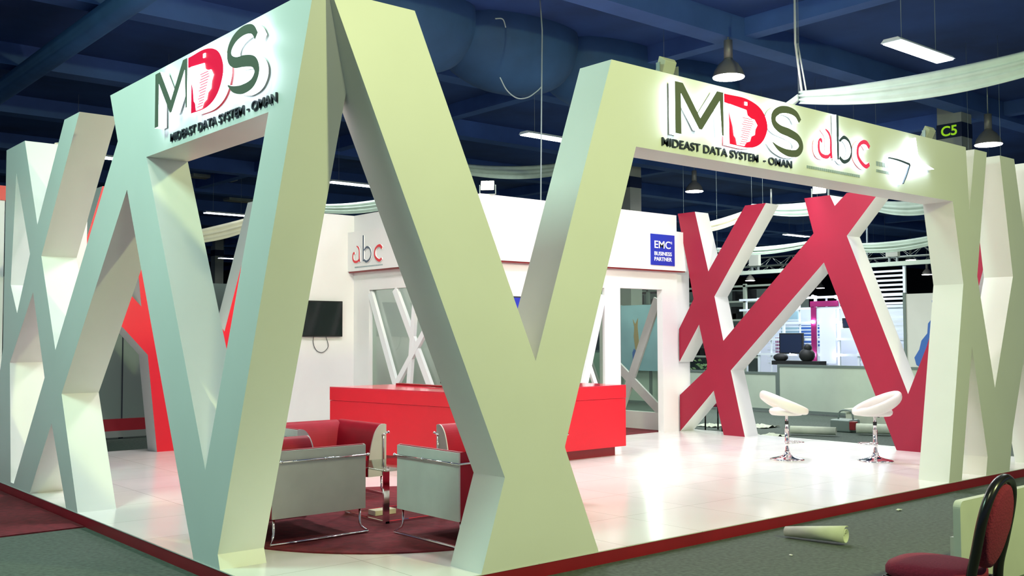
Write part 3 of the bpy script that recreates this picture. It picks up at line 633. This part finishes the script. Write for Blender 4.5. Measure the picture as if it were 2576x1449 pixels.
MB().prism([(4.86, 2.42), (4.82, 2.1), (4.95, 1.95), (4.97, 1.75), (5.10, 1.6), (5.15, 1.42), (5.26, 1.25), (5.22, 1.1), (5.05, 1.0), (4.6, 1.05), (4.6, 2.3)], [], FZ, 0, .006).build('figure', 'bluefig', t)
MB().prism([(4.9, 1.62), (4.98, 1.45), (4.93, 1.25), (4.6, 1.2), (4.6, 1.6)], [], FZ, .006, .01).build('figure', 'yellow', t)['label'] = 'yellow patch of the figure'
shift(t)
# poster seen through the office doorway
t = thing('poster_board', 'light blue poster board with a tan and blue shape, seen through the office doorway', 'poster', (16.0, 12.5, 0))
FP = ((16.0, 0, 0), (0, 1, 0), (-1, 0, 0))
MB().box(16.0, 11.45, .85, 16.04, 12.72, 2.5).build('sheet', 'skyposter', t)
MB().prism([(12.30, 2.15), (12.22, 2.02), (12.12, 2.17), (12.14, 1.96), (12.10, 1.6), (12.14, 1.3), (12.20, 1.25), (12.27, 1.7), (12.25, 1.95)], [], FP, 0, .008).build('tan_shape', 'tan', t)
MB().prism([(12.26, 1.4), (12.20, 1.35), (12.14, 1.1), (12.18, .95), (12.30, 1.1), (12.32, 1.3)], [], FP, .008, .014).build('blue_shape', 'bluefig', t)
q = MB(); q.box(15.99, 12.72, 0, 16.05, 12.78, 2.52); q.box(15.99, 11.40, 0, 16.05, 11.45, 2.52); q.build('post', 'greyframe', t)
shift(t)
# grid stand with spotlights
gs = thing('grid_stand', 'bright white grid framed stand with slats far behind the red cross', 'stand', (20.3, 9.8, 0))
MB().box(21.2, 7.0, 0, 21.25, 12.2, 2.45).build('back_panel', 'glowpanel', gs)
q = MB()
for y in (7.15, 8.40, 8.95, 9.62, 10.6, 11.4): q.box(20.0, y-.03, 0, 20.06, y+.03, 3.4 if y < 9 else 2.75)
q.build('posts', 'whitelat', gs)
q = MB()
for z in (2.70, 2.42, 2.05, 1.62, 1.22): q.box(19.97, 7.15, z-.03, 20.03, 12.0, z+.03)
q.build('rails', 'whitelat', gs)
q = MB()
for i in range(22): z = .9+i*.112; q.box(20.02, 7.2, z, 20.05, 8.4, z+.05)
for i in range(14): z = .95+i*.09; q.box(20.4, 9.7, z, 20.43, 11.4, z+.03)
q.build('slats', 'whitelat', gs)
q = MB(); q.box(19.95, 3.2, 3.40, 20.1, 13.4, 3.50); q.build('top_beam', 'panel', gs)
MB().box(19.93, 9.55, .9, 19.96, 9.70, 2.45).build('magenta_strip', 'magenta', gs)
MB().box(19.93, 8.90, 2.46, 19.96, 9.72, 2.60).build('magenta_strip', 'magenta', gs)
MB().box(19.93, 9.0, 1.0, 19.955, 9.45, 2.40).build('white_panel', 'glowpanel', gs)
MB().box(21.15, 10.2, 1.4, 21.18, 10.9, 2.0).build('blue_panel', 'bluefig', gs)
q = MB()
for i in range(12): q.box(20.6, 10.7+.05*i, 1.2, 20.62, 10.72+.05*i, 1.7)
q.build('maroon_slats', 'magenta', gs)
for y, z in ((9.61, 2.72), (8.94, 2.69), (7.77, 2.67), (9.63, 2.07), (9.65, 1.22), (8.95, 1.22), (8.93, 2.10), (10.3, 1.24), (8.80, 1.95)):
    MB().ball((19.90, y, z), .045 if y not in (7.77, 8.80) else .07, 12).build('spot_bulb', 'bulb', gs)
for y0, y1, z0, z1 in ((10.75, 11.3, 2.12, 2.38), (10.75, 11.3, 1.68, 1.98), (8.45, 8.85, 2.12, 2.38), (8.45, 8.85, 1.30, 1.58)):
    MB().box(20.9, y0, z0, 20.93, y1, z1).build('poster', 'skyposter', gs)
MB().box(19.90, 7.30, 1.30, 19.93, 7.60, 1.62).build('poster', 'blue', gs)
q = MB()
for y in (10.1, 11.0, 11.8, 9.3): q.box(20.02, y-.02, .2, 20.05, y+.02, 2.72)
q.build('posts', 'whitelat', gs)
shift(gs)
for y0, y1, z0, z1, lab in ((9.91, 10.63, 1.24, 1.78, 'dark monitor hanging on the white grid stand'), (8.3, 8.75, 1.9, 2.15, 'small dark monitor high on the white grid stand')):
    t = thing('monitor', lab, 'monitor', (19.9, y0, z0)); MB().box(19.86, y0, z0, 19.92, y1, z1).build('housing', 'blackmatte', t); MB().box(19.855, y0+.03, z0+.03, 19.86, y1-.03, z1-.03).build('display', 'band', t); shift(t)
# pale flood fixtures and dark gear around that stand
for y, z, lab in ((11.45, 3.50, 'pale box floodlight on the far beam at the left'), (7.40, 3.50, 'pale box floodlight on the far beam at the right')):
    t = thing('box_floodlight', lab, 'floodlight', (20.0, y, z)); rbox(19.9, y-.16, z+.12, 20.02, y+.16, z+.46, 'housing', 'column', t, .01); q = MB().box(19.95, y-.12, z, 20.0, y-.08, z+.12); q.box(19.95, y+.08, z, 20.0, y+.12, z+.12); q.build('bracket', 'alu', t); shift(t)
for y, lab in ((12.05, 'thin pole rising above the far beam at the left'), (8.1, 'thin pole rising above the far beam right of the red cross')):
    tag(MB().tube([(20.0, y, 3.5), (20.0, y, 4.4)], .02, 8).build('pole', 'cable'), lab, 'pole')
q = MB(); q.box(18.2, 8.35, 1.0, 18.5, 9.7, 1.1); q.ball((18.3, 9.5, 1.18), .13, 10, 0, (1, 1.6, .8)); q.ball((18.3, 8.75, 1.24), .17, 10, 0, (1, 1.2, 1)); q.ball((18.3, 8.72, 1.42), .10, 10); q.tube([(18.3, 8.75, 1.0), (18.3, 8.75, 0)], .04, 8); q.tube([(18.3, 9.5, 1.0), (18.3, 9.5, 0)], .04, 8)
tag(q.build('camera_gear', 'blackmatte'), 'dark covered equipment on a narrow table behind the low partition', 'equipment')
t = thing('potted_plant', 'low green plant behind the low partition beside the red foot', 'plant', (17.0, 10.9, 0)); MB().lathe([(.14, 0), (.2, .5), (.0001, .5)], (17.0, 10.9, 0), 16).build('pot', 'card', t)
q = MB()
for i in range(110):
    a = random.uniform(0, 6.28); r = random.uniform(.0, .42); z = random.uniform(.5, 1.1); L = .12; x = 17+r*.5*math.cos(a); y = 10.9+r*1.3*math.sin(a)
    d = Vector((random.uniform(-1, 1), random.uniform(-1, 1), random.uniform(0, 1))).normalized()*L; e = d.orthogonal().normalized()*.03
    p = Vector((x, y, z)); q.add([p, p+d*.5+e, p+d, p+d*.5-e], [(0, 1, 2, 3)])
q.build('foliage', 'green', t); shift(t)
# dark workshop-like stand far behind the left red fork
t = thing('dark_stand', 'dim half built stand with shelves far behind the left red fork', 'stand', (24, 18, 0))
MB().box(25.5, 13.5, 0, 25.6, 21, 3.3).build('back_panel', 'greyframe', t)
q = MB()
for z in (1.0, 1.6, 2.2, 2.8, 3.3): q.box(24.0, 13.5, z, 24.2, 21, z+.06)
for y in (13.5, 14.8, 16, 17.4, 19, 21): q.box(24.0, y, 0, 24.1, y+.1, 3.4)
q.build('shelf_frame', 'panel', t)
q = MB()
for i in range(60):
    y = random.uniform(13.7, 20.8); z = random.choice((1.06, 1.66, 2.26, 2.86)); s = random.uniform(.1, .3); q.box(24.2, y, z, 24.6, y+s, z+random.uniform(.15, .45))
o = q.build('shelf_goods', 'blackmatte', t); o['kind'] = 'stuff'
shift(t)
def truss(x, y0, y1, z, label):
    t = thing('truss', label, 'truss', (x, y0, z))
    for dx, dz in ((0, 0), (.3, 0), (.15, .3)): MB().tube([(dx, 0, dz), (dx, y1-y0, dz)], .025, 8).build('chord', 'alu', t)
    q = MB(); n = int((y1-y0)/.4)
    for i in range(n):
        q.tube([(0 if i % 2 else .15, i*.4, 0 if i % 2 else .3), (.15 if i % 2 else 0, (i+1)*.4, .3 if i % 2 else 0)], .012, 5); q.tube([(.3 if i % 2 else .15, i*.4, 0 if i % 2 else .3), (.15 if i % 2 else .3, (i+1)*.4, .3 if i % 2 else 0)], .012, 5)
    q.build('bracing', 'alu', t)
    for s in (.3, y1-y0-.3): MB().tube([(.15, s, .3), (.15, s, 7.29-z)], .008, 5).build('hanger', 'cable', t)
truss(27, 8, 24, 4.2, 'aluminium truss hanging behind the left red fork, nearer one')
truss(33, 6, 28, 4.4, 'aluminium truss hanging farther behind the red cross')
# white office-like stands far right
t = thing('shell_stand', 'pale shell scheme stand far behind the right red arm', 'stand', (26, 2, 0))
MB().box(26, -2, 0, 26.1, 6.2, 3.0).build('back_panel', 'panelwhite', t); MB().box(25.4, -2, 2.9, 26, 6.2, 3.2).build('header_board', 'panelwhite', t); shift(t)
# ---- debris on the floor
def roll_paper(a, b, r, label, m='paper', turns=1.6, ra=None):
    a = Vector(a); b = Vector(b); ax = (b-a).normalized(); n = 40; vs = []; fs = []; s = Vector((ax.y, -ax.x, 0)); u = Vector((0, 0, 1))
    for i in range(n+1):
        t = i/n; an = t*turns*2*math.pi; e = .55+.45*t; ra_ = ra or r
        ca, sa = math.cos(an), math.sin(an)
        vs += [a+s*ca*ra_*e+u*(sa*ra_*e+ra_), b+s*ca*r*e+u*(sa*r*e+r)]
    for i in range(n): fs.append((2*i, 2*i+1, 2*i+3, 2*i+2))
    o = MB().add(vs, fs, 0, True).build('paper_roll', m); md = o.modifiers.new('s', 'SOLIDIFY'); md.thickness = .006
    return tag(o, label, 'roll')
roll_paper((4.33, -.30, .004), (4.42, -.82, .004), .078, 'cream sheet rolled up on the grey carpet in front of the platform', 'paper', 1.35, .045)
roll_paper((12.05, 4.95, .004), (12.35, 4.25, .004), .08, 'pale roll lying behind the left bar stool', 'paper')
roll_paper((12.9, 4.2, .004), (13.3, 3.3, .004), .10, 'pale roll lying behind the right bar stool', 'paper')
def crumple(loc, sx, sy, h, name, label, m='paper', rz=0):
    n = 8; q = MB(); vs = []; fs = []
    for i in range(n+1):
        for j in range(n+1): vs.append((loc[0]+(i/n-.5)*sx, loc[1]+(j/n-.5)*sy, loc[2]+.006+random.random()*h*(.4+.6*math.sin(math.pi*i/n))))
    for i in range(n):
        for j in range(n): a = i*(n+1)+j; fs.append((a, a+1, a+n+2, a+n+1))
    o = q.add(vs, fs).build(name, m); md = o.modifiers.new('s', 'SOLIDIFY'); md.thickness = .006; return tag(o, label, 'paper')
crumple((12.9, 6.15, 0), .5, .45, .07, 'paper_sheet', 'bent pale sheet on the floor behind the red foot', 'paper')
crumple((11.6, 5.0, 0), .5, .4, .05, 'paper_sheet', 'flat pale sheet beside the roll behind the left bar stool', 'paper')
crumple((12.3, 8.0, 0), 1.1, .9, .06, 'paper_sheet', 'crumpled pale sheet outside the office doorway glass', 'paper')
crumple((12.4, 6.9, 0), .5, .4, .05, 'paper_sheet', 'small crumpled sheet under the red fork', 'paper')
crumple((13.15, 2.75, 0), .8, .7, .10, 'paper_sheet', 'crumpled sheets heaped behind the right bar stool', 'paper')
crumple((6.27, -.25, 0), .07, .03, .008, 'paper_scrap', 'tiny cream scrap on the grey carpet right of the rolled sheet', 'paper')
crumple((3.75, -.75, 0), .025, .02, .006, 'paper_scrap', 'tiny white scrap on the grey carpet below the rolled sheet', 'white')
t = thing('carton', 'pale open carton behind the right bar stool', 'box', (13.9, 4.35, 0)); q = MB(); q.box(13.7, 3.6, 0, 14.1, 4.9, .30); q.build('body', 'paper', t, bevel=.01); q = MB(); q.box(13.65, 3.6, .31, 14.15, 4.9, .38); q.build('lid', 'paper', t, bevel=.01); shift(t)
t = thing('tool_case', 'small grey and red tool lying by the carton behind the right bar stool', 'tool', (13.3, 4.7, 0)); rbox(13.1, 4.45, 0, 13.45, 4.85, .22, 'body', 'greyframe', t, .03); rbox(13.08, 4.35, .05, 13.2, 4.45, .2, 'grip', 'kick', t, .01); MB().tube(catmull([(13.3, 4.5, .22), (13.3, 4.55, .36), (13.3, 4.75, .36), (13.3, 4.8, .22)], 6), .015, 8).build('handle', 'greyframe', t); shift(t)
# black legged chair half hidden behind the left red fork
t = thing('black_chair', 'dark seated chair with black legs half hidden behind the left red fork', 'chair', (11.75, 6.3, 0))
rbox(11.55, 6.02, .44, 11.95, 6.44, .50, 'seat', 'maroon_fabric', t, .02)
for x, y in ((11.57, 6.04), (11.93, 6.04), (11.57, 6.42), (11.93, 6.42)): MB().tube([(x, y, .0), (x, y, .45)], .014, 8).build('leg', 'black', t)
shift(t)

# ------------------------------------------------------------------ beyond the left red wall
t = thing('glass_partition', 'grey green partition with a maroon band and pale skirting behind the left red wall', 'partition', (2.5, 12.2, 0))
MB().box(-1.5, 12.2, .34, 3.15, 12.26, 2.7).build('panel', 'panelgrey' if 'panelgrey' in M else 'greyframe', t); MB().box(3.15, 12.2, .34, 5.2, 12.26, 2.7).build('panel', 'greyframe', t)
MB().box(3.14, 12.19, .34, 3.16, 12.2, 2.7).build('joint', 'darkwall', t)
MB().box(-1.5, 12.12, .14, 5.2, 12.26, .34).build('maroon_band', 'edge_red', t); MB().box(-1.5, 12.12, .03, 5.2, 12.24, .14).build('skirting', 'alu', t)
for x in (-1.4, 1, 3.1, 5.1): MB().box(x, 12.15, 0, x+.06, 12.2, .03).build('foot', 'darkwall', t)
shift(t)
t = thing('side_stand_wall', 'white wall with a red top band at the very left edge', 'wall', (-.8, 9.9, 0))
MB().box(-3, 9.8, 0, .66, 9.95, 3.62).build('panel', 'white', t); MB().box(-3, 9.78, 3.62, .70, 9.97, 3.82).build('red_band', 'red', t); shift(t)
tag(MB().box(-8, 4.12, 0, -.01, 9.7, .012).build('aisle_carpet', 'maroon_carpet'), 'dark red carpet on the hall floor at the lower left', 'carpet')

# ------------------------------------------------------------------ foreground chair and board
ch = thing('banquet_chair', 'dark red upholstered chair with a black frame at the lower right', 'chair', (2.22, -2.72, 0), 0)
def fchair(t):
    # local: faces +x, backrest at x = -.22
    q = MB(); n = 40; vs = []; fs = []; out = []
    for i in range(n):
        a = i/n*2*math.pi; ca, sa = math.cos(a), math.sin(a); e = .62
        x = .22*math.copysign(abs(ca)**e, ca)*(1.0); y = .215*math.copysign(abs(sa)**e, sa)*(1-.12*max(0, -ca)); out.append((x+.0, y))
    for sc, z in ((.90, .405), (1.0, .425), (1.0, .455), (.95, .475), (.75, .487), (.4, .492)): vs += [(x*sc, y*sc, z) for x, y in out]
    for k in range(5):
        for i in range(n): fs.append((k*n+i, k*n+(i+1) % n, (k+1)*n+(i+1) % n, (k+1)*n+i))
    fs.append(tuple(reversed(range(n)))); fs.append(tuple(5*n+i for i in range(n)))
    q.add(vs, fs, 0, True).build('seat', 'maroon_fabric', t)
    # backrest frame: arch in yz plane leaning back
    def B(y, z): return (-.225-(z-.45)*.20, y, z)
    arch = [B(-.195, .46), B(-.20, .60), B(-.20, .74), B(-.175, .84), B(-.12, .905), B(-.04, .935), B(.04, .935), B(.12, .905), B(.175, .84), B(.20, .74), B(.20, .60), B(.195, .46)]
    MB().tube(catmull([(-.26, -.21, 0)]+[(-.225, -.205, .3)]+arch+[(-.225, .205, .3), (-.26, .21, 0)], 6), .024, 10).build('back_frame', 'black', t)
    vs = []; fs = []; n = 36; o2 = []
    for i in range(n):
        a = i/n*2*math.pi; y = .178*math.sin(a); z = .70+.215*math.cos(a)*(1 if math.cos(a) > 0 else 1.0); y *= (1 if math.cos(a) > -.2 else .92); o2.append((y, z))
    for sc, d in ((.85, .032), (.97, .022), (1.0, 0), (.97, -.022), (.85, -.032)): vs += [(lambda p: (p[0]+d, p[1], p[2]))(B(y*sc, .70+(z-.70)*sc)) for y, z in o2]
    for k in range(4):
        for i in range(n): fs.append((k*n+i, k*n+(i+1) % n, (k+1)*n+(i+1) % n, (k+1)*n+i))
    fs.append(tuple(range(n))); fs.append(tuple(reversed([4*n+i for i in range(n)])))
    MB().add(vs, fs, 0, True).build('back_pad', 'maroon_fabric', t)
    for s in (-1, 1): MB().tube([(.19, .17*s, .41), (.22, .20*s, .0)], .013, 8).build('leg', 'black', t)
    q = MB(); q.tube([(.19, -.17, .405), (.19, .17, .405), (-.21, .19, .405), (-.21, -.19, .405)], .011, 8, True); q.build('seat_rail', 'black', t)
fchair(ch); ch.rotation_euler = (0, 0, math.radians(97)); ch.scale = (1.08, 1.08, 1.03)
t = thing('white_board', 'pale cream rounded board standing on the carpet behind the dark red chair', 'board', (4.1, -2.2, 0))
pl = [(3.55, 0)]+[(3.55+.05-.05*math.cos(a), .56+.05*math.sin(a)) for a in [i*math.pi/2/6 for i in range(7)]]+[(5.6, .61), (5.6, 0)]
MB().prism(pl, [], ((0, -2.2, 0), (1, 0, 0), (0, -1, 0)), -.05, 0).build('panel', 'board', t); MB().box(3.9, -2.15, 0, 4.0, -1.95, .3).build('support', 'board', t); MB().box(5.2, -2.15, 0, 5.3, -1.95, .3).build('support', 'board', t); shift(t)
